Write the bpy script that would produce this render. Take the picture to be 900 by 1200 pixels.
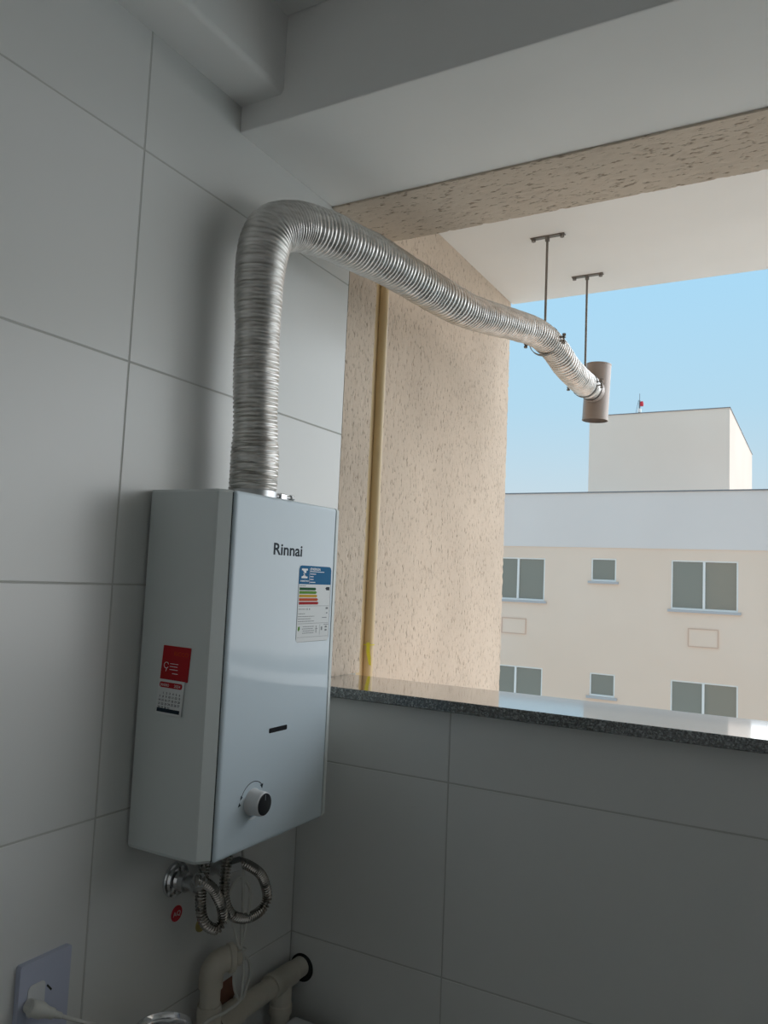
import bpy, bmesh, math, random
import numpy as np
from mathutils import Vector, Matrix
random.seed(7); np.random.seed(7)
S = bpy.context.scene
for o in list(bpy.data.objects): bpy.data.objects.remove(o)
COL = S.collection
R_ = math.radians

# ------------------------------------------------------------------ camera, world, sun, exposure
cam_d = bpy.data.cameras.new('camera'); cam = bpy.data.objects.new('camera', cam_d); COL.objects.link(cam)
cam_d.sensor_fit = 'VERTICAL'; cam_d.sensor_height = 36.0; cam_d.lens = 919.7 / 1200 * 36
cam_d.clip_start = 0.02; cam_d.clip_end = 500
cF = Vector((-0.4855, 0.8700, 0.0865)).normalized(); cR = Vector((0.8742, 0.4835, 0.0435)).normalized(); cU = cR.cross(cF).normalized(); cR = cF.cross(cU)
cam.matrix_world = Matrix(((cR.x, cU.x, -cF.x, 0.9), (cR.y, cU.y, -cF.y, -1.3167), (cR.z, cU.z, -cF.z, 1.5), (0, 0, 0, 1)))
S.camera = cam
S.view_settings.view_transform = 'Standard'; S.view_settings.look = 'None'
S.view_settings.exposure = 0.0; S.view_settings.gamma = 1.0; S.view_settings.use_curve_mapping = False

w = bpy.data.worlds.new('sky'); S.world = w; w.use_nodes = True
nt = w.node_tree; nt.nodes.clear()
tc = nt.nodes.new('ShaderNodeTexCoord'); sx = nt.nodes.new('ShaderNodeSeparateXYZ'); rmp = nt.nodes.new('ShaderNodeValToRGB')
bg = nt.nodes.new('ShaderNodeBackground'); wo = nt.nodes.new('ShaderNodeOutputWorld')
nt.links.new(tc.outputs['Generated'], sx.inputs[0]); nt.links.new(sx.outputs['Z'], rmp.inputs[0])
nt.links.new(rmp.outputs[0], bg.inputs[0]); nt.links.new(bg.outputs[0], wo.inputs[0])
e = rmp.color_ramp.elements
e[0].position = 0.0; e[0].color = (0.62, 0.70, 0.74, 1)
e[1].position = 1.0; e[1].color = (0.42, 0.68, 0.90, 1)
for p, c in ((0.10, (0.575, 0.705, 0.78, 1)), (0.22, (0.46, 0.70, 0.86, 1)), (0.36, (0.405, 0.70, 0.92, 1)), (0.6, (0.41, 0.69, 0.91, 1))):
    k = e.new(p); k.color = c
bg.inputs[1].default_value = 1.0

sun_d = bpy.data.lights.new('sun', 'SUN'); sun = bpy.data.objects.new('sun', sun_d); COL.objects.link(sun)
sun_d.energy = 3.0; sun_d.angle = R_(84); sun_d.color = (1.0, 0.985, 0.975)
az, el = R_(36), R_(24)       # hazy low sun, to the right of the view, outside
sd = Vector((math.sin(az) * math.cos(el), math.cos(az) * math.cos(el), math.sin(el)))
sun.rotation_euler = sd.to_track_quat('Z', 'Y').to_euler()

# ------------------------------------------------------------------ materials
def mat(name, col, rough=0.5, metal=0.0, spec=0.5, coat=0.0):
    m = bpy.data.materials.new(name); m.use_nodes = True
    b = m.node_tree.nodes['Principled BSDF']
    b.inputs['Base Color'].default_value = (*col, 1); b.inputs['Roughness'].default_value = rough
    b.inputs['Metallic'].default_value = metal; b.inputs['Specular IOR Level'].default_value = spec
    b.inputs['Coat Weight'].default_value = coat; b.inputs['Coat Roughness'].default_value = 0.05
    return m
def N(m, t, **kw):
    n = m.node_tree.nodes.new(t)
    for k, v in kw.items(): setattr(n, k, v)
    return n
def noise_col(m, c1, c2, scale, lo=0.35, hi=0.65, stretch=(1, 1, 1), bump=0.0, dist=0.002, detail=4, coord='Object', rough=None):
    L = m.node_tree.links; b = m.node_tree.nodes['Principled BSDF']
    t = N(m, 'ShaderNodeTexCoord'); mp = N(m, 'ShaderNodeMapping'); mp.inputs['Scale'].default_value = stretch
    n = N(m, 'ShaderNodeTexNoise'); n.inputs['Scale'].default_value = scale; n.inputs['Detail'].default_value = detail
    r = N(m, 'ShaderNodeValToRGB'); r.color_ramp.elements[0].position = lo; r.color_ramp.elements[1].position = hi
    r.color_ramp.elements[0].color = (*c1, 1); r.color_ramp.elements[1].color = (*c2, 1)
    L.new(t.outputs[coord], mp.inputs[0]); L.new(mp.outputs[0], n.inputs['Vector']); L.new(n.outputs[0], r.inputs[0]); L.new(r.outputs[0], b.inputs['Base Color'])
    if bump:
        bp = N(m, 'ShaderNodeBump'); bp.inputs['Strength'].default_value = bump; bp.inputs['Distance'].default_value = dist
        L.new(n.outputs[0], bp.inputs['Height']); L.new(bp.outputs[0], b.inputs['Normal'])
    return n, r
M = {}
M['tile'] = mat('glazed_tile', (0.80, 0.79, 0.76), 0.28, spec=0.4)
noise_col(M['tile'], (0.67, 0.675, 0.655), (0.715, 0.715, 0.70), 1.6, bump=0.02, dist=0.01, detail=2)
M['grout'] = mat('grout', (0.50, 0.495, 0.47), 0.9)
M['paint'] = mat('white_paint', (0.78, 0.775, 0.75), 0.75)
noise_col(M['paint'], (0.875, 0.865, 0.845), (0.915, 0.905, 0.885), 3, bump=0.05, dist=0.002, detail=6)
M['floor'] = mat('floor_tile', (0.62, 0.6, 0.56), 0.4)
noise_col(M['floor'], (0.30, 0.29, 0.27), (0.38, 0.37, 0.34), 6)

def plaster(name, stretch, base, pit, scale=210):
    m = mat(name, base, 0.9, spec=0.2); L = m.node_tree.links; b = m.node_tree.nodes['Principled BSDF']
    t = N(m, 'ShaderNodeTexCoord'); mp = N(m, 'ShaderNodeMapping'); mp.inputs['Scale'].default_value = stretch
    n1 = N(m, 'ShaderNodeTexNoise'); n1.inputs['Scale'].default_value = scale; n1.inputs['Detail'].default_value = 3
    n2 = N(m, 'ShaderNodeTexNoise'); n2.inputs['Scale'].default_value = 3.0; n2.inputs['Detail'].default_value = 3
    r1 = N(m, 'ShaderNodeValToRGB'); r1.color_ramp.elements[0].position = 0.31; r1.color_ramp.elements[1].position = 0.41
    r1.color_ramp.elements[0].color = (*pit, 1); r1.color_ramp.elements[1].color = (*base, 1)
    mx = N(m, 'ShaderNodeMix', data_type='RGBA', blend_type='MULTIPLY'); mx.inputs[0].default_value = 1
    r2 = N(m, 'ShaderNodeValToRGB'); r2.color_ramp.elements[0].color = (0.9, 0.89, 0.88, 1); r2.color_ramp.elements[1].color = (1.05, 1.04, 1.03, 1)
    r2.color_ramp.elements[0].position = 0.3; r2.color_ramp.elements[1].position = 0.7
    r3 = N(m, 'ShaderNodeValToRGB'); r3.color_ramp.elements[0].position = 0.30; r3.color_ramp.elements[1].position = 0.46
    bp = N(m, 'ShaderNodeBump'); bp.inputs['Strength'].default_value = 0.6; bp.inputs['Distance'].default_value = 0.0025
    L.new(t.outputs['Object'], mp.inputs[0]); L.new(mp.outputs[0], n1.inputs['Vector']); L.new(t.outputs['Object'], n2.inputs['Vector'])
    L.new(n1.outputs[0], r1.inputs[0]); L.new(n1.outputs[0], r3.inputs[0]); L.new(n2.outputs[0], r2.inputs[0])
    L.new(r1.outputs[0], mx.inputs[6]); L.new(r2.outputs[0], mx.inputs[7]); L.new(mx.outputs[2], b.inputs['Base Color'])
    L.new(r3.outputs[0], bp.inputs['Height']); L.new(bp.outputs[0], b.inputs['Normal'])
    return m
M['plaster_v'] = plaster('textured_plaster_vertical', (1, 1, 0.33), (0.69, 0.575, 0.47), (0.42, 0.33, 0.255))
M['plaster_h'] = plaster('textured_plaster_beam', (0.4, 1, 1), (0.70, 0.60, 0.50), (0.38, 0.30, 0.23), 150)
M['plaster_far'] = mat('facade_render', (0.66, 0.56, 0.47), 0.9)
noise_col(M['plaster_far'], (0.89, 0.66, 0.515), (0.92, 0.70, 0.56), 0.35, detail=5)
M['band_far'] = mat('facade_band_paint', (0.60, 0.61, 0.63), 0.9)
noise_col(M['band_far'], (0.82, 0.71, 0.66), (0.86, 0.75, 0.70), 0.3, detail=4)
M['block_far'] = mat('roof_block_paint', (0.56, 0.52, 0.48), 0.9)
noise_col(M['block_far'], (0.89, 0.72, 0.60), (0.93, 0.77, 0.65), 0.3, detail=4)
M['ac_far'] = mat('niche_render', (0.74, 0.50, 0.38), 0.9)
M['flash_far'] = mat('dark_flashing', (0.22, 0.22, 0.23), 0.7)
M['win_white'] = mat('white_aluminium', (0.92, 0.87, 0.83), 0.4)
M['win_glass'] = mat('window_glass', (0.25, 0.235, 0.19), 0.06, spec=0.9)
M['win_room'] = mat('dim_room', (0.25, 0.25, 0.23), 0.9)
M['sill_far'] = mat('stone_sill', (0.52, 0.49, 0.49), 0.6)
M['ground'] = mat('pale_concrete_ground', (0.50, 0.48, 0.45), 0.9)
noise_col(M['ground'], (0.83, 0.73, 0.63), (0.88, 0.78, 0.68), 0.6)
M['granite'] = mat('polished_granite', (0.1, 0.11, 0.11), 0.10, spec=0.8, coat=1.0)
def granite(m):
    L = m.node_tree.links; b = m.node_tree.nodes['Principled BSDF']
    t = N(m, 'ShaderNodeTexCoord'); v = N(m, 'ShaderNodeTexVoronoi'); v.inputs['Scale'].default_value = 420
    n = N(m, 'ShaderNodeTexNoise'); n.inputs['Scale'].default_value = 160; n.inputs['Detail'].default_value = 3
    r = N(m, 'ShaderNodeValToRGB'); el_ = r.color_ramp.elements
    el_[0].position = 0.30; el_[0].color = (0.010, 0.013, 0.013, 1); el_[1].position = 0.80; el_[1].color = (0.30, 0.33, 0.33, 1)
    k = el_.new(0.5); k.color = (0.05, 0.062, 0.06, 1)
    mx = N(m, 'ShaderNodeMix', data_type='RGBA'); mx.inputs[0].default_value = 0.5
    L.new(t.outputs['Object'], v.inputs['Vector']); L.new(t.outputs['Object'], n.inputs['Vector'])
    L.new(v.outputs['Color'], mx.inputs[6]); L.new(n.outputs[0], mx.inputs[7]); L.new(mx.outputs[2], r.inputs[0]); L.new(r.outputs[0], b.inputs['Base Color'])
granite(M['granite'])
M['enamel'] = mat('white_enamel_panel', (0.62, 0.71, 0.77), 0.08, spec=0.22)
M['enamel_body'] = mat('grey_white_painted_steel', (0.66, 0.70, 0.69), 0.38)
M['groove'] = mat('shadow_gap_rubber', (0.05, 0.055, 0.06), 0.9, spec=.1)
M['alu'] = mat('aluminium_foil', (0.80, 0.78, 0.755), 0.31, metal=1.0)
noise_col(M['alu'], (0.58, 0.56, 0.535), (0.80, 0.78, 0.76), 26, stretch=(1, 1, 5), detail=5)
M['alu'].node_tree.nodes['Principled BSDF'].inputs['Metallic'].default_value = 0.88
M['zinc'] = mat('zinc_plated_steel', (0.55, 0.56, 0.57), 0.32, metal=1.0)
M['rod'] = mat('weathered_steel_rod', (0.24, 0.22, 0.20), 0.5, metal=0.7)
M['stain'] = mat('stainless_terminal', (0.40, 0.345, 0.315), 0.45, metal=0.5)
M['chrome'] = mat('chrome', (0.75, 0.76, 0.78), 0.12, metal=1.0)
M['hose'] = mat('corrugated_stainless', (0.42, 0.40, 0.375), 0.2, metal=1.0)
M['pvc'] = mat('cream_pvc', (0.60, 0.56, 0.48), 0.45)
noise_col(M['pvc'], (0.54, 0.50, 0.42), (0.64, 0.60, 0.52), 14)
M['beigepipe'] = mat('beige_painted_pipe', (0.66, 0.50, 0.28), 0.42)
M['tag'] = mat('yellow_tag', (0.78, 0.72, 0.05), 0.5)
M['plastic'] = mat('white_plastic', (0.70, 0.71, 0.72), 0.35)
M['plate'] = mat('lilac_white_plastic', (0.50, 0.53, 0.66), 0.35)
M['cord'] = mat('white_cord', (0.60, 0.60, 0.56), 0.5)
M['black'] = mat('black_plastic', (0.012, 0.012, 0.016), 0.2)
M['ink'] = mat('dark_grey_ink', (0.022, 0.034, 0.048), 0.6, spec=.15)
M['inklight'] = mat('grey_ink', (0.22, 0.24, 0.25), 0.6)
M['paper'] = mat('white_paper', (0.72, 0.74, 0.74), 0.5)
M['blue'] = mat('label_blue', (0.0, 0.13, 0.30), 0.6, spec=.15)
M['white'] = mat('print_white', (0.80, 0.84, 0.86), 0.5)
M['g1'] = mat('label_dark_green', (0.0, 0.09, 0.02), 0.6, spec=.15); M['g2'] = mat('label_green', (0.10, 0.27, 0.02), 0.6, spec=.15)
M['y1'] = mat('label_yellow', (0.60, 0.34, 0.02), 0.6, spec=.15); M['o1'] = mat('label_orange', (0.55, 0.07, 0.01), 0.6, spec=.15); M['r1'] = mat('label_red', (0.40, 0.008, 0.01), 0.6, spec=.15)
M['red'] = mat('red_card', (0.42, 0.015, 0.02), 0.5, spec=.2)
M['redrub'] = mat('red_sticker', (0.55, 0.015, 0.03), 0.5)
M['dark'] = mat('dark_hole', (0.02, 0.02, 0.02), 0.9)
M['ochre'] = mat('ochre_putty', (0.36, 0.28, 0.09), 0.8)
M['brown'] = mat('bare_brick_red', (0.22, 0.10, 0.065), 0.9)
M['antred'] = mat('antenna_red', (0.75, 0.03, 0.05), 0.5)

# ------------------------------------------------------------------ mesh helpers
class MB:
    def __init__(s): s.v = []; s.f = []; s.m = []
    def add(s, v, f):
        o = len(s.v); s.v += [tuple(p) for p in v]; s.f += [tuple(i + o for i in q) for q in f]
    def box(s, a, b, ch=0.0):
        x0, y0, z0 = a; x1, y1, z1 = b
        bm = bmesh.new(); bmesh.ops.create_cube(bm, size=1)
        for q in bm.verts: q.co = Vector(((x0 + x1) / 2 + q.co.x * (x1 - x0), (y0 + y1) / 2 + q.co.y * (y1 - y0), (z0 + z1) / 2 + q.co.z * (z1 - z0)))
        if ch: bmesh.ops.bevel(bm, geom=list(bm.edges), offset=ch, segments=1 if ch < .002 else 2, affect='EDGES', profile=0.6)
        bm.verts.index_update(); s.add([q.co for q in bm.verts], [[q.index for q in f.verts] for f in bm.faces]); bm.free(); return s
    def tube(s, pts, r, n=16, cap=True, closed=False):
        pts = [Vector(p) for p in pts]; k = len(pts); rr = r if hasattr(r, '__len__') else [r] * k
        T = [((pts[(i + 1) % k] - pts[i - 1]) if closed else (pts[min(i + 1, k - 1)] - pts[max(i - 1, 0)])).normalized() for i in range(k)]
        a = T[0].orthogonal().normalized(); vs = []
        for i in range(k):
            a = (a - T[i] * a.dot(T[i])).normalized(); b = T[i].cross(a)
            for j in range(n):
                t = 2 * math.pi * j / n; vs.append(pts[i] + (a * math.cos(t) + b * math.sin(t)) * rr[i])
        fs = [(i * n + j, i * n + (j + 1) % n, (i + 1) * n + (j + 1) % n, (i + 1) * n + j) for i in range(k - 1) for j in range(n)]
        if closed:
            i = k - 1; fs += [(i * n + j, i * n + (j + 1) % n, (j + 1) % n, j) for j in range(n)]
        elif cap: fs += [tuple(range(n))[::-1], tuple((k - 1) * n + j for j in range(n))]
        s.add(vs, fs); return s
    def cyl(s, p, q, r, n=20, r2=None): return s.tube([p, q], [r, r if r2 is None else r2], n)
    def lathe(s, org, ax, prof, n=28):        # prof: (radius, height along the axis)
        org = Vector(org); ax = Vector(ax).normalized(); a = ax.orthogonal().normalized(); b = ax.cross(a); vs = []
        for r, h in prof:
            for j in range(n):
                t = 2 * math.pi * j / n; vs.append(org + ax * h + (a * math.cos(t) + b * math.sin(t)) * max(r, 1e-5))
        k = len(prof); fs = [(i * n + j, i * n + (j + 1) % n, (i + 1) * n + (j + 1) % n, (i + 1) * n + j) for i in range(k - 1) for j in range(n)]
        fs += [tuple(range(n))[::-1], tuple((k - 1) * n + j for j in range(n))]
        s.add(vs, fs); return s
    def prism(s, poly, org, ax, ay, an, d):   # polygon in (ax, ay) extruded by d along an
        org, ax, ay, an = Vector(org), Vector(ax), Vector(ay), Vector(an); n = len(poly)
        vs = [org + ax * p[0] + ay * p[1] for p in poly] + [org + ax * p[0] + ay * p[1] + an * d for p in poly]
        s.add(vs, [tuple(range(n))[::-1], tuple(range(n, 2 * n))] + [(i, (i + 1) % n, n + (i + 1) % n, n + i) for i in range(n)]); return s
    def mesh(s, name):
        me = bpy.data.meshes.new(name); me.from_pydata(s.v, [], s.f)
        bm = bmesh.new(); bm.from_mesh(me); bmesh.ops.recalc_face_normals(bm, faces=bm.faces); bm.to_mesh(me); bm.free(); return me
def link(name, me, m, parent=None, smooth=0):
    if isinstance(me, MB): me = me.mesh(name)
    if m is not None:
        me.materials.clear(); me.materials.append(m)
    if smooth: me.polygons.foreach_set('use_smooth', [True] * len(me.polygons)); me.set_sharp_from_angle(angle=R_(smooth))
    o = bpy.data.objects.new(name, me); COL.objects.link(o)
    if parent: o.parent = parent; o.matrix_parent_inverse = parent.matrix_world.inverted()
    return o
def empty(name, loc):
    o = bpy.data.objects.new(name, None); o.empty_display_size = 0.05; COL.objects.link(o); o.location = loc
    o.matrix_world = Matrix.Translation(loc); return o
def tag(o, label, cat, group=None):
    o['label'] = label; o['category'] = cat
    if group: o['group'] = group
    return o
def struct(o, label=None):
    o['kind'] = 'structure'
    if label: o['label'] = label
    return o
def rrect(w_, h_, r, n=5, x0=0, y0=0):
    pts = []
    for cx, cy, a0 in ((w_ - r, h_ - r, 0), (r, h_ - r, 90), (r, r, 180), (w_ - r, r, 270)):
        for i in range(n + 1):
            t = R_(a0 + 90 * i / n); pts.append((x0 + cx + r * math.cos(t), y0 + cy + r * math.sin(t)))
    return pts
def spline(P, n=12):
    P = [Vector(p) for p in P]; Q = [P[0] * 2 - P[1]] + P + [P[-1] * 2 - P[-2]]; out = []
    for i in range(1, len(Q) - 2):
        for k in range(n):
            t = k / n; a, b, c, d = Q[i - 1], Q[i], Q[i + 1], Q[i + 2]
            out.append(0.5 * ((2 * b) + (c - a) * t + (2 * a - 5 * b + 4 * c - d) * t * t + (3 * b - a - 3 * c + d) * t ** 3))
    out.append(P[-1]); return out
def resample(P, step):
    P = [Vector(p) for p in P]; L = [0]
    for i in range(1, len(P)): L.append(L[-1] + (P[i] - P[i - 1]).length)
    n = int(L[-1] / step) + 1; out = []; j = 0
    for k in range(n + 1):
        s_ = L[-1] * k / n
        while j < len(L) - 2 and L[j + 1] < s_: j += 1
        t = (s_ - L[j]) / max(1e-9, L[j + 1] - L[j]); out.append(P[j].lerp(P[j + 1], t))
    return out, L[-1]
def text(name, s_, org, right, up, height, m, parent=None, width=None, thick=0.0002, align='LEFT', bold=0.0):
    cu = bpy.data.curves.new(name, 'FONT'); cu.body = s_; cu.extrude = 0.01; cu.offset = bold; cu.resolution_u = 3
    to = bpy.data.objects.new(name, cu); COL.objects.link(to)
    dg = bpy.context.evaluated_depsgraph_get(); me = bpy.data.meshes.new_from_object(to.evaluated_get(dg))
    bpy.data.objects.remove(to); bpy.data.curves.remove(cu)
    n = len(me.vertices); co = np.zeros(n * 3); me.vertices.foreach_get('co', co); co = co.reshape(-1, 3)
    x0, x1 = co[:, 0].min(), co[:, 0].max()
    sy = height / 0.69; sxx = sy if width is None else width / (x1 - x0)
    xs = (co[:, 0] - x0) * sxx
    if align == 'CENTER': xs = xs - (x1 - x0) * sxx / 2
    right, up = Vector(right), Vector(up); nn = right.cross(up)
    out = np.array(org)[None] + xs[:, None] * np.array(right) + (co[:, 1] * sy)[:, None] * np.array(up) + ((co[:, 2] > 0) * thick)[:, None] * np.array(nn)
    me.vertices.foreach_set('co', out.ravel()); me.update()
    return link(name, me, m, parent)

# smooth value noise in numpy for plaster relief
_lat = np.random.rand(256, 256)
def vnoise(a, b):
    ia, ib = np.floor(a).astype(int), np.floor(b).astype(int); fa, fb = a - ia, b - ib
    fa = fa * fa * (3 - 2 * fa); fb = fb * fb * (3 - 2 * fb); g = lambda i, j: _lat[i % 256, j % 256]
    return (g(ia, ib) * (1 - fa) + g(ia + 1, ib) * fa) * (1 - fb) + (g(ia, ib + 1) * (1 - fa) + g(ia + 1, ib + 1) * fa) * fb
def relief(org, au, av, an, lu, lv, step, ku, kv, amp, base_d, jag=0.0):
    # a slab of trowelled plaster: front face gridded and pitted, closed behind
    nu, nv = int(lu / step) + 1, int(lv / step) + 1
    U_, V_ = np.meshgrid(np.linspace(0, lu, nu), np.linspace(0, lv, nv), indexing='ij')
    h = vnoise(U_ * ku, V_ * kv); h2 = vnoise(U_ * ku * 2.3 + 40, V_ * kv * 2.3 + 9)
    d = -amp * np.clip((0.36 - (0.7 * h + 0.3 * h2)) / 0.36, 0, 1) * 2.2 + amp * 0.25 * (h2 - 0.5)
    U2 = U_.copy()
    if jag: U2[-1, :] += jag * (vnoise(V_[-1, :] * 70 + 3, V_[-1, :] * 0 + 5) - 0.5) * 2 + jag * (vnoise(V_[-1, :] * 200, V_[-1, :] * 0 + 15) - 0.5)
    P = np.array(org)[None, None] + U2[..., None] * np.array(au) + V_[..., None] * np.array(av) + d[..., None] * np.array(an)
    Pb = np.array(org)[None, None] + U2[..., None] * np.array(au) + V_[..., None] * np.array(av) - base_d * np.array(an)
    vs = P.reshape(-1, 3).tolist(); idx = np.arange(nu * nv).reshape(nu, nv)
    fs = np.stack([idx[:-1, :-1], idx[1:, :-1], idx[1:, 1:], idx[:-1, 1:]], -1).reshape(-1, 4).tolist()
    rim = list(idx[:, 0]) + list(idx[-1, 1:]) + list(idx[-2::-1, -1]) + list(idx[0, -2:0:-1])
    o = len(vs); flat = Pb.reshape(-1, 3); vs += [flat[i].tolist() for i in rim]; k = len(rim)
    fs += [[int(rim[i]), int(rim[(i + 1) % k]), o + (i + 1) % k, o + i] for i in range(k)]; fs.append([o + i for i in range(k)][::-1])
    mb = MB(); mb.v = vs; mb.f = fs; return mb

# ------------------------------------------------------------------ levels of the place
CEIL, BOXZ, SOF, SLAB = 2.472, 2.330, 2.282, 2.479
SILL = 1.293; ROOM_X = 3.3; ROOM_Y = -2.5
JZ = [0.153, 0.484, 0.815, 1.146, 1.477, 1.808, 2.139]

# ------------------------------------------------------------------ room shell
struct(link('floor', MB().box((-.2, ROOM_Y - .2, -.12), (ROOM_X + .2, .19, 0)), M['floor']))
struct(link('ceiling', MB().box((-.2, ROOM_Y - .2, CEIL), (ROOM_X + .2, -.292, CEIL + .14)), M['paint']))
wl = struct(link('wall_left', MB().box((-.2, ROOM_Y - .2, 0), (-.0007, .0944, 2.6)).box((-.2, .0944, 0), (-.0075, .211, 2.6)), M['grout']))
wf = struct(link('wall_front', MB().box((0, .0007, 0), (ROOM_X + .2, .168, SILL - .021)), M['grout']))
struct(link('wall_right', MB().box((ROOM_X, ROOM_Y - .2, 0), (ROOM_X + .2, .0, CEIL)), M['paint']))
struct(link('wall_back', MB().box((0, ROOM_Y - .2, 0), (ROOM_X, ROOM_Y, CEIL)), M['paint']))
tile_cache = {}
def tile(parent, axis, u0, u1, z0, z1):
    g = 0.0014; key = (axis, round(u1 - u0, 4), round(z1 - z0, 4))
    if key not in tile_cache:
        mb = MB(); W_, H_ = u1 - u0 - 2 * g, z1 - z0 - 2 * g
        mb.box((-.006, 0, 0) if axis == 'y' else (0, 0, 0), (0, W_, H_) if axis == 'y' else (W_, .006, H_), 0.0006)
        tile_cache[key] = mb.mesh('tile'); tile_cache[key].materials.append(M['tile'])
    o = bpy.data.objects.new('tile', tile_cache[key]); COL.objects.link(o); o.parent = parent
    o.location = ((0, u0 + g, z0 + g) if axis == 'y' else (u0 + g, 0, z0 + g))
    return o
ys = [-2.308, -1.706, -1.105, -.504]
rows = [(0, JZ[0])] + list(zip(JZ[:-1], JZ[1:])) + [(JZ[-1], BOXZ + .02)]
for z0, z1 in rows:
    for a, b in zip(ys[:-1], ys[1:]): tile(wl, 'y', a, b, z0, z1)
    tile(wl, 'y', ROOM_Y, ys[0], z0, z1)
    tile(wl, 'y', ys[-1], 0.0 if z1 < SILL else .095, z0, z1)
xs_ = [-0.0010, .32, .921, 1.522, 2.123, 2.724, ROOM_X]
for z0, z1 in [(0, JZ[0]), (JZ[0], JZ[1]), (JZ[1], JZ[2]), (JZ[2], JZ[3]), (JZ[3], SILL - .0205)]:
    for a, b in zip(xs_[:-1], xs_[1:]): tile(wf, 'x', a, b, z0, z1)
# granite sill slab on the parapet
struct(link('trim_1', MB().box((0.0008, -.025, SILL - .02), (ROOM_X, .172, SILL), .0015), M['granite']), 'dark speckled polished granite slab capping the tiled parapet')
# boxed-in pipe duct along the left wall below the ceiling (rounded lower edge)
pr = [(0, CEIL), (0, BOXZ)] + [(.092 - .010 * (1 - math.sin(R_(a))), BOXZ + .010 * (1 - math.cos(R_(a)))) for a in range(0, 91, 10)] + [(.092, CEIL)]
struct(link('trim_2', MB().prism(pr, (0, ROOM_Y, 0), (1, 0, 0), (0, 0, 1), (0, 1, 0), -.2902 - ROOM_Y), M['paint'], smooth=40), 'white plastered box running under the ceiling along the tiled wall')
# beam over the opening; its room side and inner soffit are painted
bm_ = struct(link('trim_3', MB().box((-.0012, -.290, SOF), (ROOM_X + .2, .205, 2.60), .003), M['paint']), 'white beam over the opening with a textured outer band')
link('plaster_band', relief((-.001, .013, SOF - .0045), (1, 0, 0), (0, 1, 0), (0, 0, -1), ROOM_X, .196, .005, 75, 170, .0016, .0046), M['plaster_h'], bm_, smooth=60)['label'] = 'pitted beige plaster band under the outer edge of the beam'
rv = link('plaster_reveal', relief((.0006, .0940, SILL), (0, 1, 0), (0, 0, 1), (1, 0, 0), .119, SOF - SILL - .004, .004, 220, 80, .0016, .0080, .001), M['plaster_v'], wl, smooth=60)
rv['label'] = 'pitted beige plaster strip beside the tiles'
# outside: neighbouring room's projecting side wall and the slab overhead
wo_ = struct(link('wall_outer_left', MB().box((-3.2, .215, -6.0), (-.042, 1.192, 5.4)), M['plaster_far']), 'projecting outer side wall with pitted beige plaster')
link('plaster_face', relief((-.036, .216, .70), (0, 1, 0), (0, 0, 1), (1, 0, 0), .984, SLAB - .70, .005, 230, 80, .0013, .0055, .0028), M['plaster_v'], wo_, smooth=60)
struct(link('wall_outer_above', MB().box((-.036, .2051, SOF + .02), (7.5, .24, 5.4)), M['plaster_far']))
struct(link('wall_outer_below', MB().box((-.036, .169, -6.0), (7.5, .21, SILL - .025)), M['plaster_far']))
struct(link('wall_outer_right', MB().box((ROOM_X + .2, .169, SILL - .025), (7.5, .2049, SOF + .4)), M['plaster_far']))
sl = MB().box((-.036, .2405, SLAB), (7.5, 1.217, SLAB + .12))
struct(link('outer_slab', sl, M['paint']), 'white underside of the slab projecting outside over the opening')

# ------------------------------------------------------------------ gas water heater
HX, HY0, HY1, HZ0, HZ1 = .153, -.4464, -.1240, 1.0905, 1.6222
ht = tag(empty('water_heater', (0, (HY0 + HY1) / 2, HZ0)), 'white wall-mounted gas water heater on the tiled wall left of the opening', 'water heater')
prof = [(.003, HY0 + .004), (.007, HY0), (.1345, HY0), (.1385, HY0 + .0015), (.1498, HY0 + .0184), (.1440, HY0 + .0188)]
prof2 = [(.1440, HY1 - .0250), (.1526, HY1 - .0246), (.1532, HY1 - .0180), (.1500, HY1 - .0130), (.1385, HY1 - .0015), (.1345, HY1), (.007, HY1), (.003, HY1 - .004)]
body = MB()
def xy_loop(z, ins):
    cy = (HY0 + HY1) / 2; out = []
    for x, y in prof + prof2:
        out.append((x - (ins if x > .02 else 0), y + (ins if y < cy else -ins), z))
    return out
loops = [xy_loop(HZ0, .007), xy_loop(HZ0 + .002, .003), xy_loop(HZ0 + .007, 0), xy_loop(HZ1 - .004, 0), xy_loop(HZ1, .002)]
n_ = len(loops[0]); vs = [p for l in loops for p in l]
fs = [(i * n_ + j, i * n_ + (j + 1) % n_, (i + 1) * n_ + (j + 1) % n_, (i + 1) * n_ + j) for i in range(len(loops) - 1) for j in range(n_)] + [tuple(range(n_)), tuple((len(loops) - 1) * n_ + j for j in range(n_))]
body.add(vs, fs)
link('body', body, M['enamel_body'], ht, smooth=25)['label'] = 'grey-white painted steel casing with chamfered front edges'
link('panel_gap', MB().box((.139, HY0 + .0188, HZ0 + .004), (.1488, HY1 - .0240, HZ1 - .003)), M['groove'], ht)
fp = MB(); yA, yB = HY0 + .0222, HY1 - .0238
rings = []
for ins, x in ((0, .1470), (0, .1485), (.0007, .1502), (.0022, .1517), (.0045, .1527), (.0075, .1530)):
    rings.append([(x, yA + ins + p[0] , HZ0 + .001 + ins + p[1]) for p in rrect(yB - yA - 2 * ins, HZ1 - HZ0 - .001 - 2 * ins, max(.0025, .005 - ins), 5)])
n_ = len(rings[0]); fp.add([p for r in rings for p in r], [(i * n_ + j, i * n_ + (j + 1) % n_, (i + 1) * n_ + (j + 1) % n_, (i + 1) * n_ + j) for i in range(len(rings) - 1) for j in range(n_)] + [tuple(range(n_)), tuple((len(rings) - 1) * n_ + j for j in range(n_))])
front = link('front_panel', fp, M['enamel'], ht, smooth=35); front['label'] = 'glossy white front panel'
YR, ZU, XN = (0, 1, 0), (0, 0, 1), (1, 0, 0)
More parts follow.
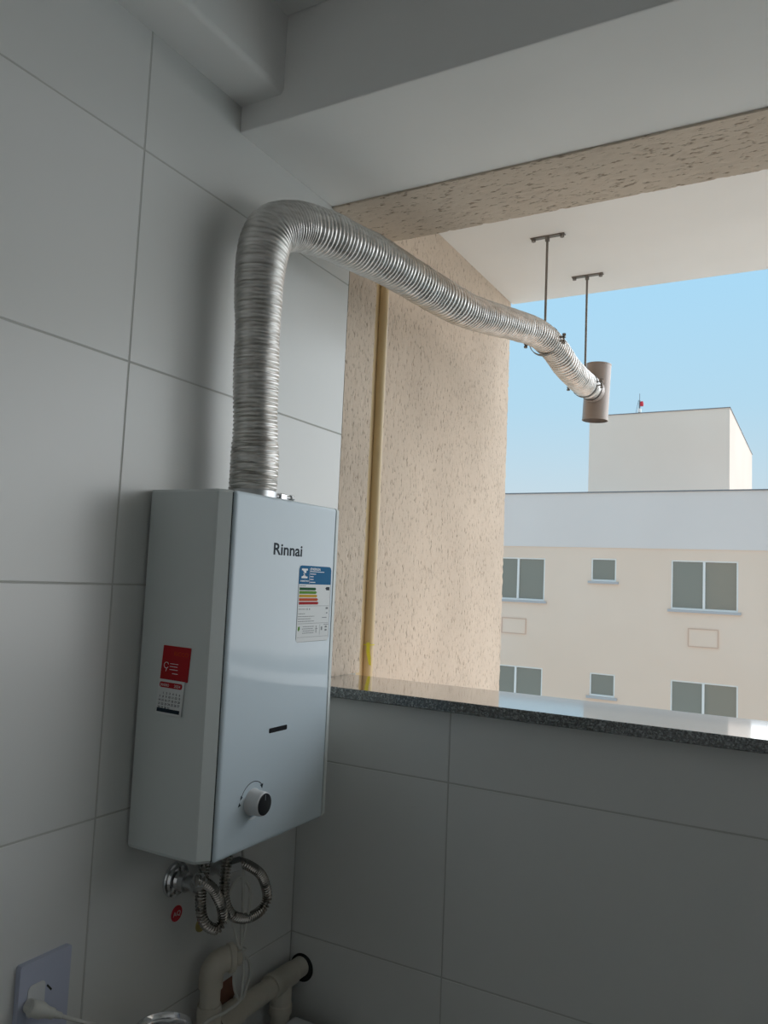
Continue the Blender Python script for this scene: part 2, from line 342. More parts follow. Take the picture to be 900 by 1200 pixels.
text('logo', 'Rinnai', (HX, -.3265, 1.5330), YR, ZU, .0178, M['ink'], front, width=.0775, bold=.02)
sl_ = link('display_slot', MB().prism(rrect(.047, .0075, .002, 3), (HX - .0002, -.3130, 1.2560), YR, ZU, XN, .0006), M['black'], front)
kn = link('control_knob', MB().lathe((HX, -.344, 1.160), XN, [(.0200, 0), (.0195, .002), (.0182, .004), (.0180, .019), (.0172, .0215), (.0158, .0225)], 40), M['plastic'], ht, smooth=40)
link('knob_face', MB().lathe((HX + .0222, -.344, 1.160), XN, [(.0160, 0), (.0158, .0008), (.0150, .0012)], 40), M['black'], kn, smooth=40)
link('pointer_line', MB().box((HX + .0235, -.3447, 1.166), (HX + .0238, -.3433, 1.174)), M['inklight'], kn)
am = MB()
def arc(r0, r1, a0, a1, n=18):
    pts = [(r1 * math.cos(R_(a0 + (a1 - a0) * i / n)), r1 * math.sin(R_(a0 + (a1 - a0) * i / n))) for i in range(n + 1)] + [(r0 * math.cos(R_(a1 - (a1 - a0) * i / n)), r0 * math.sin(R_(a1 - (a1 - a0) * i / n))) for i in range(n + 1)]
    return pts
am.prism(arc(.0292, .0302, 48, 158), (HX, -.344, 1.160), YR, ZU, XN, .0003)
am.prism([(.0165, .0215), (.0235, .0225), (.0215, .0155)], (HX, -.344, 1.160), YR, ZU, XN, .0003)
am.prism([(-.030, .008), (-.0245, .0115), (-.0285, .0145)], (HX, -.344, 1.160), YR, ZU, XN, .0003)
am.prism([(-.034, -.001), (-.028, .0005), (-.0315, .005)], (HX, -.344, 1.160), YR, ZU, XN, .0003)
link('knob_marks', am, M['ink'], front)
link('drop_mark', MB().prism(arc(.0225, .0260, 250, 300), (HX, -.344, 1.160), YR, ZU, XN, .0006), M['white'], front)
# energy label: local (u right, v down) in metres
LO = Vector((HX, -.2545, 1.5185)); LW, LH = .0965, .126
def lab(poly, m, name, par, h=.0003, d=.0001, ):
    return link(name, MB().prism([(a, -b) for a, b in poly], LO + Vector((h, 0, 0)), YR, ZU, XN, d), m, par)
def lrect(u0, v0, u1, v1): return [(u0, v0), (u1, v0), (u1, v1), (u0, v1)]
el_ = link('energy_label', MB().prism([(a, b - LH) for a, b in rrect(LW, LH, .006)], LO, YR, ZU, XN, .00025), M['paper'], ht); el_['label'] = 'white energy label with a blue header and five coloured bars'
hdr = [(a, b) for a, b in rrect(LW, .040, .006) if b < .02] ; hdr = [(0, .0308), (LW, .0308)] + [(LW, .006), (LW - .0018, .0018), (LW - .006, 0), (.006, 0), (.0018, .0018), (0, .006)]
lab(hdr, M['blue'], 'label_header', el_)
pm = MB()
def addp(poly, h=.00042): pm.prism([(a, -b) for a, b in poly], LO + Vector((h, 0, 0)), YR, ZU, XN, .0001)
for poly in ([(.007, .005), (.024, .005), (.024, .008), (.020, .008), (.020, .012), (.015, .0125), (.010, .008), (.007, .008)], [(.007, .021), (.024, .021), (.024, .018), (.020, .018), (.016, .014), (.011, .017), (.009, .018), (.007, .018)],
             [(.011, .0125), (.0135, .0125), (.0195, .0175), (.0160, .0175)], lrect(.0300, .004, .0305, .0295)): addp(poly)
for v, a, b in ((.0095, .032, .074), (.0135, .032, .049), (.0180, .032, .042), (.0225, .032, .042), (.0272, .032, .048)): addp(lrect(a, v - .0006, b, v + .0006))
link('header_print', pm, M['white'], el_)
text('header_title', 'ENERGIA', LO + Vector((.0004, .0325, -.0072)), YR, ZU, .0040, M['white'], el_, width=.030, bold=.02)
text('header_word', 'INMETRO', LO + Vector((.0004, .0045, -.0268)), YR, ZU, .0026, M['white'], el_, width=.0235, bold=.02)
for i, (m_, wd) in enumerate((('g1', .052), ('g2', .0545), ('y1', .0565), ('o1', .0590), ('r1', .0610))):
    v0 = .0362 + i * .0059; lab([(.003, v0), (wd - .003, v0), (wd, v0 + .0023), (wd - .003, v0 + .0046), (.003, v0 + .0046)], M[m_], 'colour_bar', el_)
lab([(.080, .0372), (.0835, .0345), (.093, .0345), (.093, .0402), (.0835, .0402)], M['ink'], 'rating_arrow', el_)
pm = MB(); rr_ = random.Random(3)
for u0, v0, u1, v1 in ((0, .0310, .0006, .121), (LW - .0006, .031, LW, .121), (.004, .1254, LW - .004, .1260), (.003, .0665, LW - .003, .0670), (.003, .0955, LW - .003, .0960), (.003, .1180, LW - .003, .1184)): addp(lrect(u0, v0, u1, v1))
for v, a, b in ((.0335, .003, .020), (.0720, .003, .024), (.0795, .003, .022), (.0840, .003, .050), (.0880, .003, .040), (.0920, .003, .050), (.101, .018, .050), (.1045, .016, .048), (.108, .018, .052), (.1115, .017, .050)):
    u = a
    while u < b:
        q = rr_.uniform(.002, .006); addp(lrect(u, v - .0005, min(b, u + q), v + .0005)); u += q + .0009
for q in (lrect(.027, .0705, .029, .0735), lrect(.034, .0705, .036, .0735), lrect(.084, .069, .091, .0725), lrect(.086, .078, .090, .080), lrect(.074, .086, .088, .0872), lrect(.080, .098, .094, .099), lrect(.084, .101, .090, .104), lrect(.084, .1065, .090, .1095), lrect(.068, .098, .0684, .116), lrect(.0565, .100, .0580, .104), lrect(.055, .1045, .061, .1057), lrect(.0565, .106, .058, .112), lrect(.072, .102, .076, .108)): addp(q)
link('fine_print', pm, M['inklight'], el_)
lab([(.0045, .101), (.009, .100), (.0095, .105), (.006, .1085), (.0042, .106)], M['g2'], 'leaf_mark', el_)
# flue collar on the heater top
DUCT0 = Vector((.0722, -.2865, HZ1))
link('flue_collar', MB().lathe(DUCT0, ZU, [(.041, -.002), (.041, .003), (.0345, .004), (.0345, .012), (.033, .0125)], 36), M['zinc'], ht, smooth=40)
# connection stubs under the heater
for q in ((.062, -.333), (.062, -.279), (.050, -.240)):
    link('inlet_stub', MB().cyl((q[0], q[1], HZ0 - .020), (q[0], q[1], HZ0 + .01), .0105 if q[1] < -.25 else .006, 6 if q[1] < -.25 else 12), M['zinc'], ht)

# fridge-magnet calendar stuck on the side of the heater
cal = tag(empty('calendar_magnet', (.0765, HY0, 1.341)), 'small red magnet calendar stuck on the side of the white water heater', 'calendar')
CR, CU = Vector((math.cos(R_(3)), 0, -math.sin(R_(3)))), Vector((math.sin(R_(3)), 0, math.cos(R_(3))))
CR, CU = Vector((math.cos(R_(2.5)), 0, math.sin(R_(-1)))).normalized(), Vector((math.sin(R_(4)), 0, math.cos(R_(4))))
CN = Vector((0, -1, 0)); CO = Vector((.0765, HY0, 1.341))
def cprism(poly, m, name, d0, d, par=cal): return link(name, MB().prism(poly, CO + CN * d0, CR, CU, CN, d), m, par)
card = cprism(rrect(.0535, .0495, .001, 2, -.0265, 0), M['red'], 'magnet_card', .0003, .0009)
pad = cprism(rrect(.0500, .0500, .001, 2, -.0265, -.0495), M['paper'], 'date_pad', .0012, .0018)
cprism(rrect(.0440, .0080, .003, 4, -.0240, -.0110), M['red'], 'month_band', .0031, .0001, pad)
cprism(lr := [(-.0240, -.0465), (.0200, -.0465), (.0200, -.0410), (-.0240, -.0410)], M['ink'], 'month_strip', .0031, .0001, pad)
text('month_name', 'JANEIRO', CO + CN * .0032 + CR * -.0225 + CU * -.0092, CR, CU, .0040, M['paper'], pad, width=.017, thick=.0001)
text('year_number', '2024', CO + CN * .0032 + CR * .0045 + CU * -.0092, CR, CU, .0040, M['paper'], pad, width=.012, thick=.0001)
d = 1
for r in range(5):
    for c in range(7):
        if r == 0 and c == 0: continue
        if d > 31: break
        text('date_number', str(d), CO + CN * .0031 + CR * (-.0208 + c * .0063) + CU * (-.0205 - r * .0052), CR, CU, .0031, M['ink'], pad, thick=.0001, align='CENTER', bold=.015); d += 1
text('card_title', 'RICCO', CO + CN * .00121 + CR * -.004 + CU * .0360, CR, CU, .0060, M['o1'], card, width=.027, thick=.0001)
em = MB()
for poly in (arc(.0038, .0048, 20, 330, 20),): em.prism(poly, CO + CN * .0012 + CR * -.017 + CU * .0210, CR, CU, CN, .0001)
em.prism([(-.0175, .0120), (-.0165, .0120), (-.0150, .0165), (-.0160, .0165)], CO + CN * .0012, CR, CU, CN, .0001)
for i, (a, b, z) in enumerate(((-.010, .006, .0235), (-.010, .005, .0195), (-.010, .006, .0150), (-.004, .007, .0095))): em.prism([(a, z), (b, z), (b, z + .0008), (a, z + .0008)], CO + CN * .0012, CR, CU, CN, .0001)
link('card_print', em, M['white'], card)

# ------------------------------------------------------------------ aluminium flue duct
path = [(.0722, -.2865, 1.6285), (.0722, -.2865, 1.70), (.0705, -.293, 1.834), (.0700, -.297, 1.965), (.0702, -.2960, 2.035), (.0735, -.279, 2.088), (.0820, -.228, 2.121), (.0930, -.160, 2.1355),
        (.1027, -.1015, 2.1405), (.1241, .0278, 2.1460), (.1489, .1771, 2.1400), (.1775, .3493, 2.1412), (.2080, .5400, 2.1670), (.2320, .6800, 2.1830), (.2480, .7900, 2.1700), (.2580, .8900, 2.1420), (.2640, .9900, 2.1310), (.2680, 1.085, 2.1300)]
fine, LEN = resample(spline(path, 30), .00125)
rng = random.Random(5); phase = 0; rad = []; jit = 0
for i, p in enumerate(fine):
    s_ = i * .00125
    base = .0385 + .0025 * min(1, s_ / .15)
    if s_ < .09: base = .0378 + .0010 * math.sin(s_ * 35)
    else: base = .0365 + .006 * max(0, min(1, (s_ - .28) / .14))
    if s_ > .75: base = .0415 - .0052 * min(1, (s_ - .75) / .7)
    phase += 2 * math.pi * .00125 / ((.0066 if s_ > .10 else .0052) if s_ < .55 else .0098 + .0016 * min(1, s_ - .55)) * (1 + .35 * jit); jit = max(-.6, min(.6, .97 * jit + rng.gauss(0, .08)))
    a_ = (.0024 if s_ < .55 else .0027) if s_ < .95 else .0032
    rad.append(base + a_ * (1.6 * abs(math.sin(phase / 2)) ** .7 - .9) + rng.gauss(0, .00010))
dm = MB().tube(fine, rad, 44, cap=False); vv = np.array(dm.v)
# crushed look: small dents that differ around the tube
n_ = 44; K = len(fine); ctr = np.repeat(np.array([tuple(p) for p in fine]), n_, 0); dv = vv - ctr
jj = np.tile(np.arange(n_), K); ii = np.repeat(np.arange(K), n_)
k_ = 1 + .030 * (vnoise(jj * .35, ii * .09) - .5) + .050 * (vnoise(jj * .16 + 50, ii * .018) - .5)
# foreshortened low end folds unevenly
tilt = np.where(ii * .00125 < .09, .0014, 0.0006) * np.sin(jj * 2 * np.pi / n_ * 3 + ii * .5)
vv = ctr + dv * k_[:, None]; vv[:, 2] += tilt * np.where(ii * .00125 < .38, 1, 0); dm.v = [tuple(p) for p in vv]
duct = tag(link('flue_duct', dm, M['alu'], None, smooth=75), 'ribbed silver aluminium flexible duct rising from the heater and out through the opening', 'duct')
link('duct_end', MB().tube([(.2670, 1.078, 2.1305), (.2695, 1.150, 2.1290)], .0345, 36, cap=False), M['alu'], duct, smooth=60)
# hose clamp at the heater end
hc = tag(empty('hose_clamp', (.0722, -.2865, 1.630)), 'zinc band clamp round the foot of the duct on top of the heater', 'clamp')
link('band', MB().lathe((.0722, -.2865, 1.627), ZU, [(.0400, 0), (.0412, 0), (.0412, .011), (.0400, .011)], 40), M['zinc'], hc, smooth=40)
link('screw_housing', MB().box((.098, -.2555, 1.6275), (.1085, -.2370, 1.6385), .0015), M['zinc'], hc)
link('screw', MB().cyl((.101, -.262, 1.633), (.108, -.226, 1.633), .0032, 10), M['zinc'], hc).data
link('screw_head', MB().cyl((.1078, -.228, 1.633), (.1090, -.222, 1.633), .0055, 6), M['zinc'], hc)

# ------------------------------------------------------------------ rods with clamps that carry the duct
def hanger(x, y, zc, R, ring_tilt, label):
    h = tag(empty('duct_hanger', (x, y, SLAB)), label, 'hanger', 'steel rods carrying the duct')
    pl = link('ceiling_plate', MB().box((x - .048, y - .008, SLAB - .0035), (x + .050, y + .008, SLAB - .0001), .001), M['rod'], h)
    for dx in (-.040, .042): link('anchor_bolt', MB().cyl((x + dx, y, SLAB - .0095), (x + dx, y, SLAB - .003), .0065, 6), M['rod'], pl)
    link('rod', MB().cyl((x, y, zc + R - .003), (x, y, SLAB - .002), .0034, 10), M['rod'], h)
    link('rod_nut', MB().cyl((x, y, SLAB - .014), (x, y, SLAB - .0036), .007, 6), M['rod'], h)
    # two half rings with lugs and screws either side
    tdir = Vector((0, math.cos(ring_tilt), math.sin(ring_tilt))); up = Vector((0, -math.sin(ring_tilt), math.cos(ring_tilt))); C0 = Vector((x, y, zc)); XX = Vector((1, 0, 0))
    for sgn in (1, -1):
        pts = [C0 - XX * (R + .017) + up * sgn * .0055, C0 - XX * (R + .006) + up * sgn * .0055]
        pts += [C0 + (XX * -math.cos(R_(a)) + up * sgn * math.sin(R_(a))) * (R + .0015) for a in range(9, 172, 6)]
        pts += [C0 + XX * (R + .006) + up * sgn * .0055, C0 + XX * (R + .017) + up * sgn * .0055]
        mb = MB(); vs = []; n = len(pts)
        for i, p in enumerate(pts):
            t = (pts[min(i + 1, n - 1)] - pts[max(i - 1, 0)]).normalized(); nn = t.cross(tdir).normalized()
            for a, b in ((-.0055, -.0009), (.0055, -.0009), (.0055, .0009), (-.0055, .0009)): vs.append(p + tdir * a + nn * b)
        mb.add(vs, [(i * 4 + j, i * 4 + (j + 1) % 4, (i + 1) * 4 + (j + 1) % 4, (i + 1) * 4 + j) for i in range(n - 1) for j in range(4)] + [(0, 1, 2, 3), (n * 4 - 4, n * 4 - 3, n * 4 - 2, n * 4 - 1)])
        link('half_ring', mb, M['rod'], h, smooth=50)
    for sx_ in (-1, 1):
        b = C0 + XX * sx_ * (R + .013)
        sc = link('clamp_bolt', MB().cyl(b - up * .014, b + up * .014, .0024, 8).cyl(b + up * .010, b + up * .0145, .0055, 6).cyl(b - up * .0145, b - up * .010, .0055, 6), M['rod'], h)
    return h
hanger(.236, .743, 2.1790, .0410, -.12, 'steel rod and ring clamp hanging from the slab, nearer the textured side wall')
hanger(.2655, 1.060, 2.1300, .0385, 0, 'steel rod and ring clamp hanging from the slab edge beside the outlet cylinder')
# flue terminal: an open upright stainless cylinder with a side spigot
tm = tag(empty('flue_terminal', (.2700, 1.186, 2.130)), 'upright brown-grey metal outlet cylinder at the outer end of the duct', 'flue terminal')
tc0 = Vector((.2700, 1.190, 2.1345)); ta = Vector((.045, 0, 1)).normalized(); th = .092; tr = .0405
link('outer_sleeve', MB().lathe(tc0, ta, [(tr - .0012, -th), (tr + .0008, -th), (tr + .0008, -th + .003), (tr, -th + .0035), (tr, th - .0035), (tr + .0008, th - .003), (tr + .0008, th), (tr - .0012, th)], 40), M['stain'], tm, smooth=40)
tmi = tm.children[0].data
bmx = bmesh.new(); bmx.from_mesh(tmi); bmesh.ops.delete(bmx, geom=[f for f in bmx.faces if len(f.verts) > 4], context='FACES_ONLY'); bmx.to_mesh(tmi); bmx.free()
link('inner_sleeve', MB().tube([tc0 - ta * th * .97, tc0 + ta * th * .97], tr - .0013, 40, cap=False), M['stain'], tm, smooth=40)
link('spigot', MB().tube([(.2690, 1.120, 2.1290), (.2700, 1.150, 2.1290)], .0360, 32, cap=False), M['stain'], tm, smooth=40)

# ------------------------------------------------------------------ beige gas pipe outside in the corner
gp = tag(empty('gas_pipe', (-.022, .300, SILL)), 'smooth beige vertical pipe on the outer wall between the two plaster faces', 'pipe')
link('pipe', MB().cyl((-.0235, .292, -3), (-.0235, .292, SLAB), .0120, 24), M['beigepipe'], gp, smooth=40)
link('pipe_cover', MB().box((-.0355, .2165, -3), (-.030, .285, SLAB - .001), .001), M['beigepipe'], gp)
pt = [(0, 0), (.008, .0005), (.0085, -.020), (.0115, -.034), (.0125, -.052), (.0075, -.050), (.0045, -.038), (.0005, -.022)]
tg = link('tie_tag', MB().prism(pt, (-.0211, .2778, 1.354), (.867, .498, 0), ZU, (.498, -.867, 0), .0012).tube([(-.0235 + .0132 * math.cos(t * math.pi / 12), .292 + .0132 * math.sin(t * math.pi / 12), 1.349) for t in range(24)], .0012, 6, closed=True), M['tag'], gp)
tg['label'] = 'yellow tag tied round the pipe'

# ------------------------------------------------------------------ plumbing under the heater
def corr_hose(name, P, r, label, cat='hose', group=None):
    f_, L_ = resample(spline(P, 16), .00085); ra = [r - .0014 + .0019 * (1 if math.sin(i * .00085 * 2 * math.pi / .0052) > 0 else -1) * abs(math.sin(i * .00085 * 2 * math.pi / .0052)) ** .6 for i in range(len(f_))]
    return tag(link(name, MB().tube(f_, ra, 20), M['hose'], None, smooth=60), label, cat, group)
corr_hose('flexible_hose', [(.063, -.358, 1.030), (.066, -.346, 1.026), (.068, -.322, 1.008), (.066, -.297, .975), (.064, -.288, .950), (.060, -.300, .938), (.055, -.322, .955), (.053, -.331, .985), (.057, -.334, 1.020), (.062, -.333, 1.069)], .0082,
          'corrugated steel hose under the heater, the smaller loop starting at the round wall flange', group='corrugated hoses under the heater')
corr_hose('flexible_hose', [(.064, -.258, 1.030), (.070, -.236, 1.019), (.072, -.208, .999), (.070, -.189, .976), (.068, -.178, .949), (.066, -.191, .932), (.064, -.228, .931), (.062, -.266, .950), (.061, -.284, .983), (.061, -.284, 1.020), (.062, -.279, 1.069)], .0082,
          'corrugated steel hose under the heater forming the large round loop nearer the corner', group='corrugated hoses under the heater')
def wall_valve(y, z, esc, label, end):
    v = tag(empty('wall_valve', (0.001, y, z)), label, 'valve', 'water connections under the heater')
    if esc: link('flange', MB().lathe((.0006, y, z), XN, [(.0275, 0), (.0275, .002), (.0262, .0045), (.0225, .0050), (.0205, .0085), (.014, .0095), (.012, .014)], 40), M['chrome'], v, smooth=40)
    link('valve_body', MB().lathe((.0008, y, z), XN, [(.0105, 0), (.0105, .016), (.0150, .0165), (.0150, .026), (.0105, .0265), (.0105, .040), (.0125, .0405), (.0125, .048), (.009, .0485)], 12), M['zinc'], v, smooth=30)
    link('hex_nut', MB().cyl((.045, y, z), end, .0118, 6), M['zinc'], v)
    return v
wall_valve(-.3345, 1.0125, True, 'round chrome wall flange with a pipe nut under the left side of the heater', (.066, -.352, 1.030))
wall_valve(-.272, 1.020, False, 'dark pipe connection behind the large hose loop under the heater', (.066, -.252, 1.027))
# round red hot-water sticker and open screw hole beside it
rs = tag(link('wall_sticker', MB().lathe((.0002, -.3255, .9565), XN, [(.0122, 0), (.0122, .0006), (.0118, .0009)], 32), M['redrub'], None), 'round red sticker marked AQ on the tiled wall below the flange', 'sticker')
text('letters', 'AQ', (.0012, -.3342, .9530), YR, ZU, .0072, M['paper'], rs, width=.0165, thick=.0001)
wp = tag(link('wall_plug', MB().lathe((.0002, -.2665, .9195), XN, [(.012, 0), (.0115, .002), (.006, .0028)], 18), M['ochre'], None), 'ochre putty patch round a dark screw hole behind the small hose loop', 'plug')
link('screw', MB().lathe((.0030, -.2655, .9225), XN, [(.0045, 0), (.0045, .001), (.003, .002)], 10), M['dark'], wp)

# cream pipes low in the corner
PX = .0270
wp1 = tag(empty('waste_pipe', (PX, -.04, .755)), 'cream plastic pipe running along the wall into the black-rimmed hole, with a tee', 'pipe')
link('pipe', MB().cyl((PX, -.246, .757), (PX, .004, .757), .0180, 28), M['pvc'], wp1, smooth=40)
link('sleeve', MB().lathe((PX, -.249, .757), YR, [(.0215, 0), (.0215, .057), (.0195, .061)], 28), M['pvc'], wp1, smooth=40)
link('tee', MB().lathe((PX, -.098, .757), YR, [(.0215, 0), (.0222, .004), (.0222, .012), (.0208, .014), (.0208, .066), (.0200, .068)], 28).lathe((PX, -.062, .757), (0, 0, -1), [(.0195, .0), (.0195, .040), (.0212, .042), (.0212, .058), (.0195, .059)], 28), M['pvc'], wp1, smooth=40)
link('branch', MB().cyl((PX, -.062, .30), (PX, -.062, .704), .0175, 24), M['pvc'], wp1, smooth=40)
link('hole_rim', MB().lathe((PX + .002, .0008, .755), (0, -1, 0), [(.0255, 0), (.0255, .0022), (.0190, .0022)], 28), M['dark'], wp1)
wp2 = tag(empty('drain_standpipe', (.034, -.272, .60)), 'cream plastic standpipe with an elbow at its top, left of the tee pipe', 'pipe')
link('pipe', MB().cyl((.034, -.272, .30), (.034, -.272, .855), .0165, 28), M['pvc'], wp2, smooth=40)
link('coupling', MB().lathe((.034, -.272, .50), ZU, [(.020, 0), (.020, .300), (.0188, .305)], 28), M['pvc'], wp2, smooth=40)
ED = Vector((.55, .835, 0)); EB = Vector((.034, -.272, .848))
ec = [EB - Vector((0, 0, .016)), EB] + [EB + ED * (.024 * (1 - math.cos(R_(a)))) + Vector((0, 0, .024 * math.sin(R_(a)))) for a in range(10, 91, 10)] + [EB + ED * .030 + Vector((0, 0, .024))]
link('elbow', MB().tube(ec, [.0195] * len(ec), 28), M['pvc'], wp2, smooth=40)
EC = EB + Vector((0, 0, .024))
link('collar', MB().lathe(EC + ED * .026, ED, [(.0205, 0), (.0225, .002), (.0225, .009), (.0205, .011)], 28), M['pvc'], wp2, smooth=40)
link('end_plug', MB().lathe(EC + ED * .036, ED, [(.0145, 0), (.0145, .010), (.012, .012)], 24), M['pvc'], wp2, smooth=40)
# rough opening and pale panel behind / below the pipes
tag(link('wall_patch', MB().prism([(-.262, .775), (-.222, .800), (-.170, .802), (-.165, .770), (-.200, .735), (-.262, .74)], (.0003, 0, 0), YR, ZU, XN, .0015), M['brown'], None), 'bare red-brown patch of broken wall behind the cream pipes', 'patch')
pb = MB().box((.045, -.225, .50), (.165, -.040, .690), .006)
tag(link('storage_box', pb, M['plastic'], None), 'pale box below the cream pipes at the lower edge of the view', 'box')

# heater power cord: drops, coils twice and runs back to the outlet
def cord(P, r=.0021, n=14): return resample(spline(P, n), .004)[0]
PY = .062
cp = [(.050, -.240, 1.073), (.058, -.240, 1.045), (PY, -.239, 1.010), (PY, -.236, .955), (PY, -.235, .905), (PY, -.237, .885), (.060, -.245, .905), (.056, -.262, .960), (.055, -.262, .985), (.058, -.243, 1.000), (PY + .004, -.226, .980), (PY + .004, -.224, .950), (PY + .002, -.230, .905),
      (PY, -.234, .880), (PY + .003, -.216, .860), (PY + .004, -.212, .835), (PY + .003, -.226, .805), (PY, -.235, .808), (PY + .002, -.250, .835), (PY + .002, -.249, .862), (PY, -.236, .884), (PY + .004, -.230, .860), (PY + .005, -.232, .820), (PY + .002, -.234, .802),
      (.060, -.262, .797), (.058, -.300, .800), (.055, -.340, .800), (.052, -.400, .820), (.050, -.460, .850), (.048, -.510, .882), (.042, -.545, .903), (.034, -.566, .916)]
pc = empty('power_cord', (.04, -.60, .94)); pc.parent = ht; pc.matrix_parent_inverse = ht.matrix_world.inverted(); pc['label'] = 'white power cord coiled under the heater and plugged into the wall outlet'
link('cable', MB().tube(cord(cp), .0026, 10), M['cord'], pc, smooth=60)
link('cable_tie', MB().tube([(PY + .009 * math.cos(t * math.pi / 8), -.2355 + .009 * math.sin(t * math.pi / 8), .884) for t in range(16)], .0012, 6, closed=True), M['cord'], pc)
pg = link('plug', MB().lathe((.0215, -.6060, .9405), (.25, .82, -.50), [(.0085, -.001), (.0098, .001), (.0100, .016), (.0085, .020), (.0070, .026), (.0066, .034), (.0045, .036), (.0040, .046), (.0028, .048)], 20).cyl((.0100, -.600, .937), (.022, -.600, .937), .0085, 16), M['cord'], pc, smooth=50)
po = tag(empty('power_outlet', (.0005, -.576, .93)), 'lilac-white outlet plate on the tiled wall at the lower left corner', 'power outlet')
link('cover_plate', MB().prism(rrect(.0785, .122, .003, 3), (.0003, -.6150, .8670), YR, ZU, XN, .0085), M['plate'], po, smooth=30)
link('socket_module', MB().prism(rrect(.026, .040, .006, 4), (.0088, -.6020, .9200), YR, ZU, XN, .0012), M['plastic'], po)
link('socket_slot', MB().prism([(-.5735, .9500), (-.5720, .9518), (-.5645, .9430), (-.5660, .9412)], (.0089, 0, 0), YR, ZU, XN, .0004), M['dark'], po)
# chrome tap cap, just inside the lower edge of the frame
tp = tag(empty('wall_tap', (.0, -.43, .835)), 'round chrome tap handle on the wall at the lower edge of the view', 'tap')
link('stem', MB().cyl((0.0005, -.43, .77), (.085, -.43, .77), .009, 16).cyl((.085, -.43, .76), (.085, -.43, .84), .010, 16), M['chrome'], tp, smooth=40)
link('flange', MB().lathe((.0005, -.43, .77), XN, [(.026, 0), (.026, .003), (.018, .010)], 28), M['chrome'], tp, smooth=40)
link('handle', MB().lathe((.085, -.43, .843), (0, 0, 1), [(.012, -.018), (.022, -.012), (.036, .000), (.0405, .006), (.0415, .010), (.0400, .0145), (.0370, .0150), (.0345, .0120), (.0335, .0070), (.015, .0065)], 44), M['chrome'], tp, smooth=50)

# ------------------------------------------------------------------ neighbouring apartment building
K_ = 1.18
def bx_(x): return .9 + K_ * x
def bz_(z): return 1.5 + K_ * z
BY = -1.3167 + K_ * 16
ab = tag(empty('apartment_building', (bx_(-3), BY, -6.0)), 'pale beige apartment building with a grey-white top band facing the opening', 'building')
wins = [(-6.30, -5.022, .607, -.290, -5.607, 0), (-4.062, -3.560, .632, .168, None, 0), (-2.520, -1.330, .634, -.314, -1.925, 0),
        (-6.28, -5.022, -1.665, -2.56, -5.607, 0), (-4.052, -3.550, -1.658, -2.115, None, 0), (-2.510, -1.325, -1.650, -2.58, -1.925, 0), (.62, 1.82, .634, -.314, 1.22, 0), (.62, 1.82, -1.650, -2.58, 1.22, 0)]
# facade with real openings: cells of a grid left out where the windows are
def facade(x0, x1, z0, z1, holes, y, dep):
    X_ = sorted({x0, x1} | {h[0] for h in holes} | {h[1] for h in holes}); Z_ = sorted({z0, z1} | {h[2] for h in holes} | {h[3] for h in holes})
    mb = MB()
    for a, b in zip(X_[:-1], X_[1:]):
        for c, d_ in zip(Z_[:-1], Z_[1:]):
            if any(h[0] - 1e-6 <= a and b <= h[1] + 1e-6 and h[3] - 1e-6 <= c and d_ <= h[2] + 1e-6 for h in holes): continue
            mb.add([(a, y, c), (b, y, c), (b, y, d_), (a, y, d_)], [(0, 1, 2, 3)])
    for h in holes:
        a, b, d_, c = h[:4]; e_ = y + dep
        mb.add([(a, y, c), (b, y, c), (b, y, d_), (a, y, d_), (a, e_, c), (b, e_, c), (b, e_, d_), (a, e_, d_)], [(0, 4, 5, 1), (1, 5, 6, 2), (2, 6, 7, 3), (3, 7, 4, 0)])
    return mb
H_ = [(bx_(a), bx_(b), bz_(c), bz_(d_)) for a, b, c, d_, _, _ in wins]
ZB0, ZB1 = bz_(.845), bz_(1.962)
wallm = facade(bx_(-11), bx_(6.5), -6.0, ZB0, H_, BY, .16)
link('wall', wallm, M['plaster_far'], ab)
xa, xb = bx_(-11), bx_(6.5)
link('core', MB().box((xa + .02, BY + .4, -6.0), (xb - .02, BY + 12, ZB0 - .05)), M['win_room'], ab)
bandm = MB().box((xa, BY - .02, ZB0), (xb, BY + .16, ZB1)); link('parapet_band', bandm, M['band_far'], ab)['label'] = 'grey-white band round the roof edge'
link('roof_flashing', MB().box((xa, BY - .05, ZB1), (xb, BY + .20, ZB1 + .025)), M['flash_far'], ab)
link('roof', MB().box((xa, BY + .16, ZB0 - .04), (xb, BY + 12, ZB0 + .3)), M['band_far'], ab)
RB = MB().box((bx_(-4.911), -1.3167 + K_ * 18.9, ZB0), (bx_(-1.7600), -1.3167 + K_ * 25.5, bz_(4.200)))
rb = link('roof_block', RB, M['block_far'], ab); rb['label'] = 'beige windowless block standing on the roof'
link('block_flashing', MB().box((bx_(-4.925), -1.3167 + K_ * 18.88, bz_(4.200)), (bx_(-1.745), -1.3167 + K_ * 25.52, bz_(4.217))), M['flash_far'], rb)
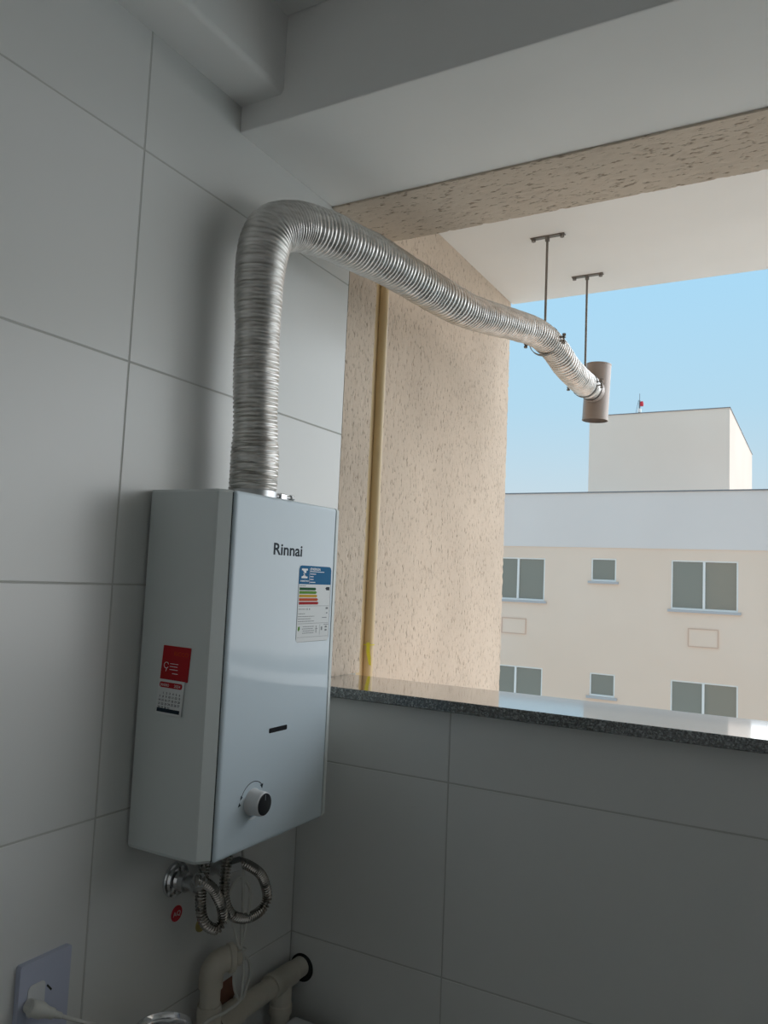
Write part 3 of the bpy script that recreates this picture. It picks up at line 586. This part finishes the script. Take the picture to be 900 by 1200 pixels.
for (a, b, c, d_, mu, _), (X0, X1, Z1, Z0) in zip(wins, H_):
    fr = .035; fm = MB()
    y0, y1 = BY + .02, BY + .07
    fm.box((X0, y0, Z0), (X0 + fr, y1, Z1)).box((X1 - fr, y0, Z0), (X1, y1, Z1)).box((X0 + fr, y0, Z1 - fr), (X1 - fr, y1, Z1)).box((X0 + fr, y0, Z0), (X1 - fr, y1, Z0 + fr * 1.2))
    wn = link('window', fm, M['win_white'], ab)
    edges = [X0 + fr, X1 - fr]
    if mu is not None:
        mx_ = bx_(mu); link('mullion', MB().box((mx_ - .025, y0 - .008, Z0 + fr), (mx_ + .025, y1 - .012, Z1 - fr)), M['win_white'], wn); edges = [X0 + fr, mx_, X1 - fr]
    for i in range(len(edges) - 1): link('pane', MB().box((edges[i] + .001, y0 + .02 + .012 * i, Z0 + fr), (edges[i + 1] - .001, y0 + .026 + .012 * i, Z1 - fr)), M['win_glass'], wn)
    link('window_sill', MB().box((X0 - .06, BY - .06, Z0 - .055), (X1 + .06, BY + .05, Z0 - .001)), M['sill_far'], ab)
    if mu is not None and a > -12: pass
for x0, x1, z0, z1 in ((-5.92, -5.415, -.985, -.690), (-2.185, -1.680, -.985, -.672), (.95, 1.45, -.985, -.68), (-5.92, -5.415, -3.27, -2.98), (-2.185, -1.680, -3.27, -2.96)):
    X0, X1, Z0, Z1 = bx_(x0), bx_(x1), bz_(z0), bz_(z1); t = .02
    ac = link('wall_niche_cover', MB().box((X0, BY - .010, Z0), (X1, BY - .001, Z1)), M['plaster_far'], ab)
    link('niche_rim', MB().box((X0 - t, BY - .020, Z0 - t), (X1 + t, BY - .001, Z0)).box((X0 - t, BY - .020, Z1), (X1 + t, BY - .001, Z1 + t)).box((X0 - t, BY - .020, Z0), (X0, BY - .001, Z1)).box((X1, BY - .020, Z0), (X1 + t, BY - .001, Z1)), M['ac_far'], ac)
# antenna on the roof block
ax_, ay_, az_ = bx_(-3.74), -1.3167 + K_ * 18.95, bz_(4.217)
an = tag(empty('roof_antenna', (ax_, ay_, az_)), 'thin mast with small red lamp on top of the roof block', 'antenna')
link('mast', MB().cyl((ax_, ay_, az_), (ax_, ay_, az_ + .36), .022, 8).cyl((ax_, ay_, az_ + .36), (ax_, ay_, az_ + .56), .008, 6), M['flash_far'], an)
link('signal_lamp', MB().lathe((ax_ + .06, ay_, az_ + .20), ZU, [(.045, 0), (.05, .06), (.035, .13)], 12), M['antred'], an)
link('guy_wire', MB().cyl((ax_ - .10, ay_, az_), (ax_ - .03, ay_, az_ + .38), .006, 5), M['flash_far'], an)
link('mount_box', MB().box((ax_ - .04, ay_ - .04, az_ + .02), (ax_ + .04, ay_ + .04, az_ + .13)), M['win_white'], an)
# ground between the buildings
struct(link('ground', MB().box((-60, -20, -6.2), (60, 80, -6.0)), M['ground']))
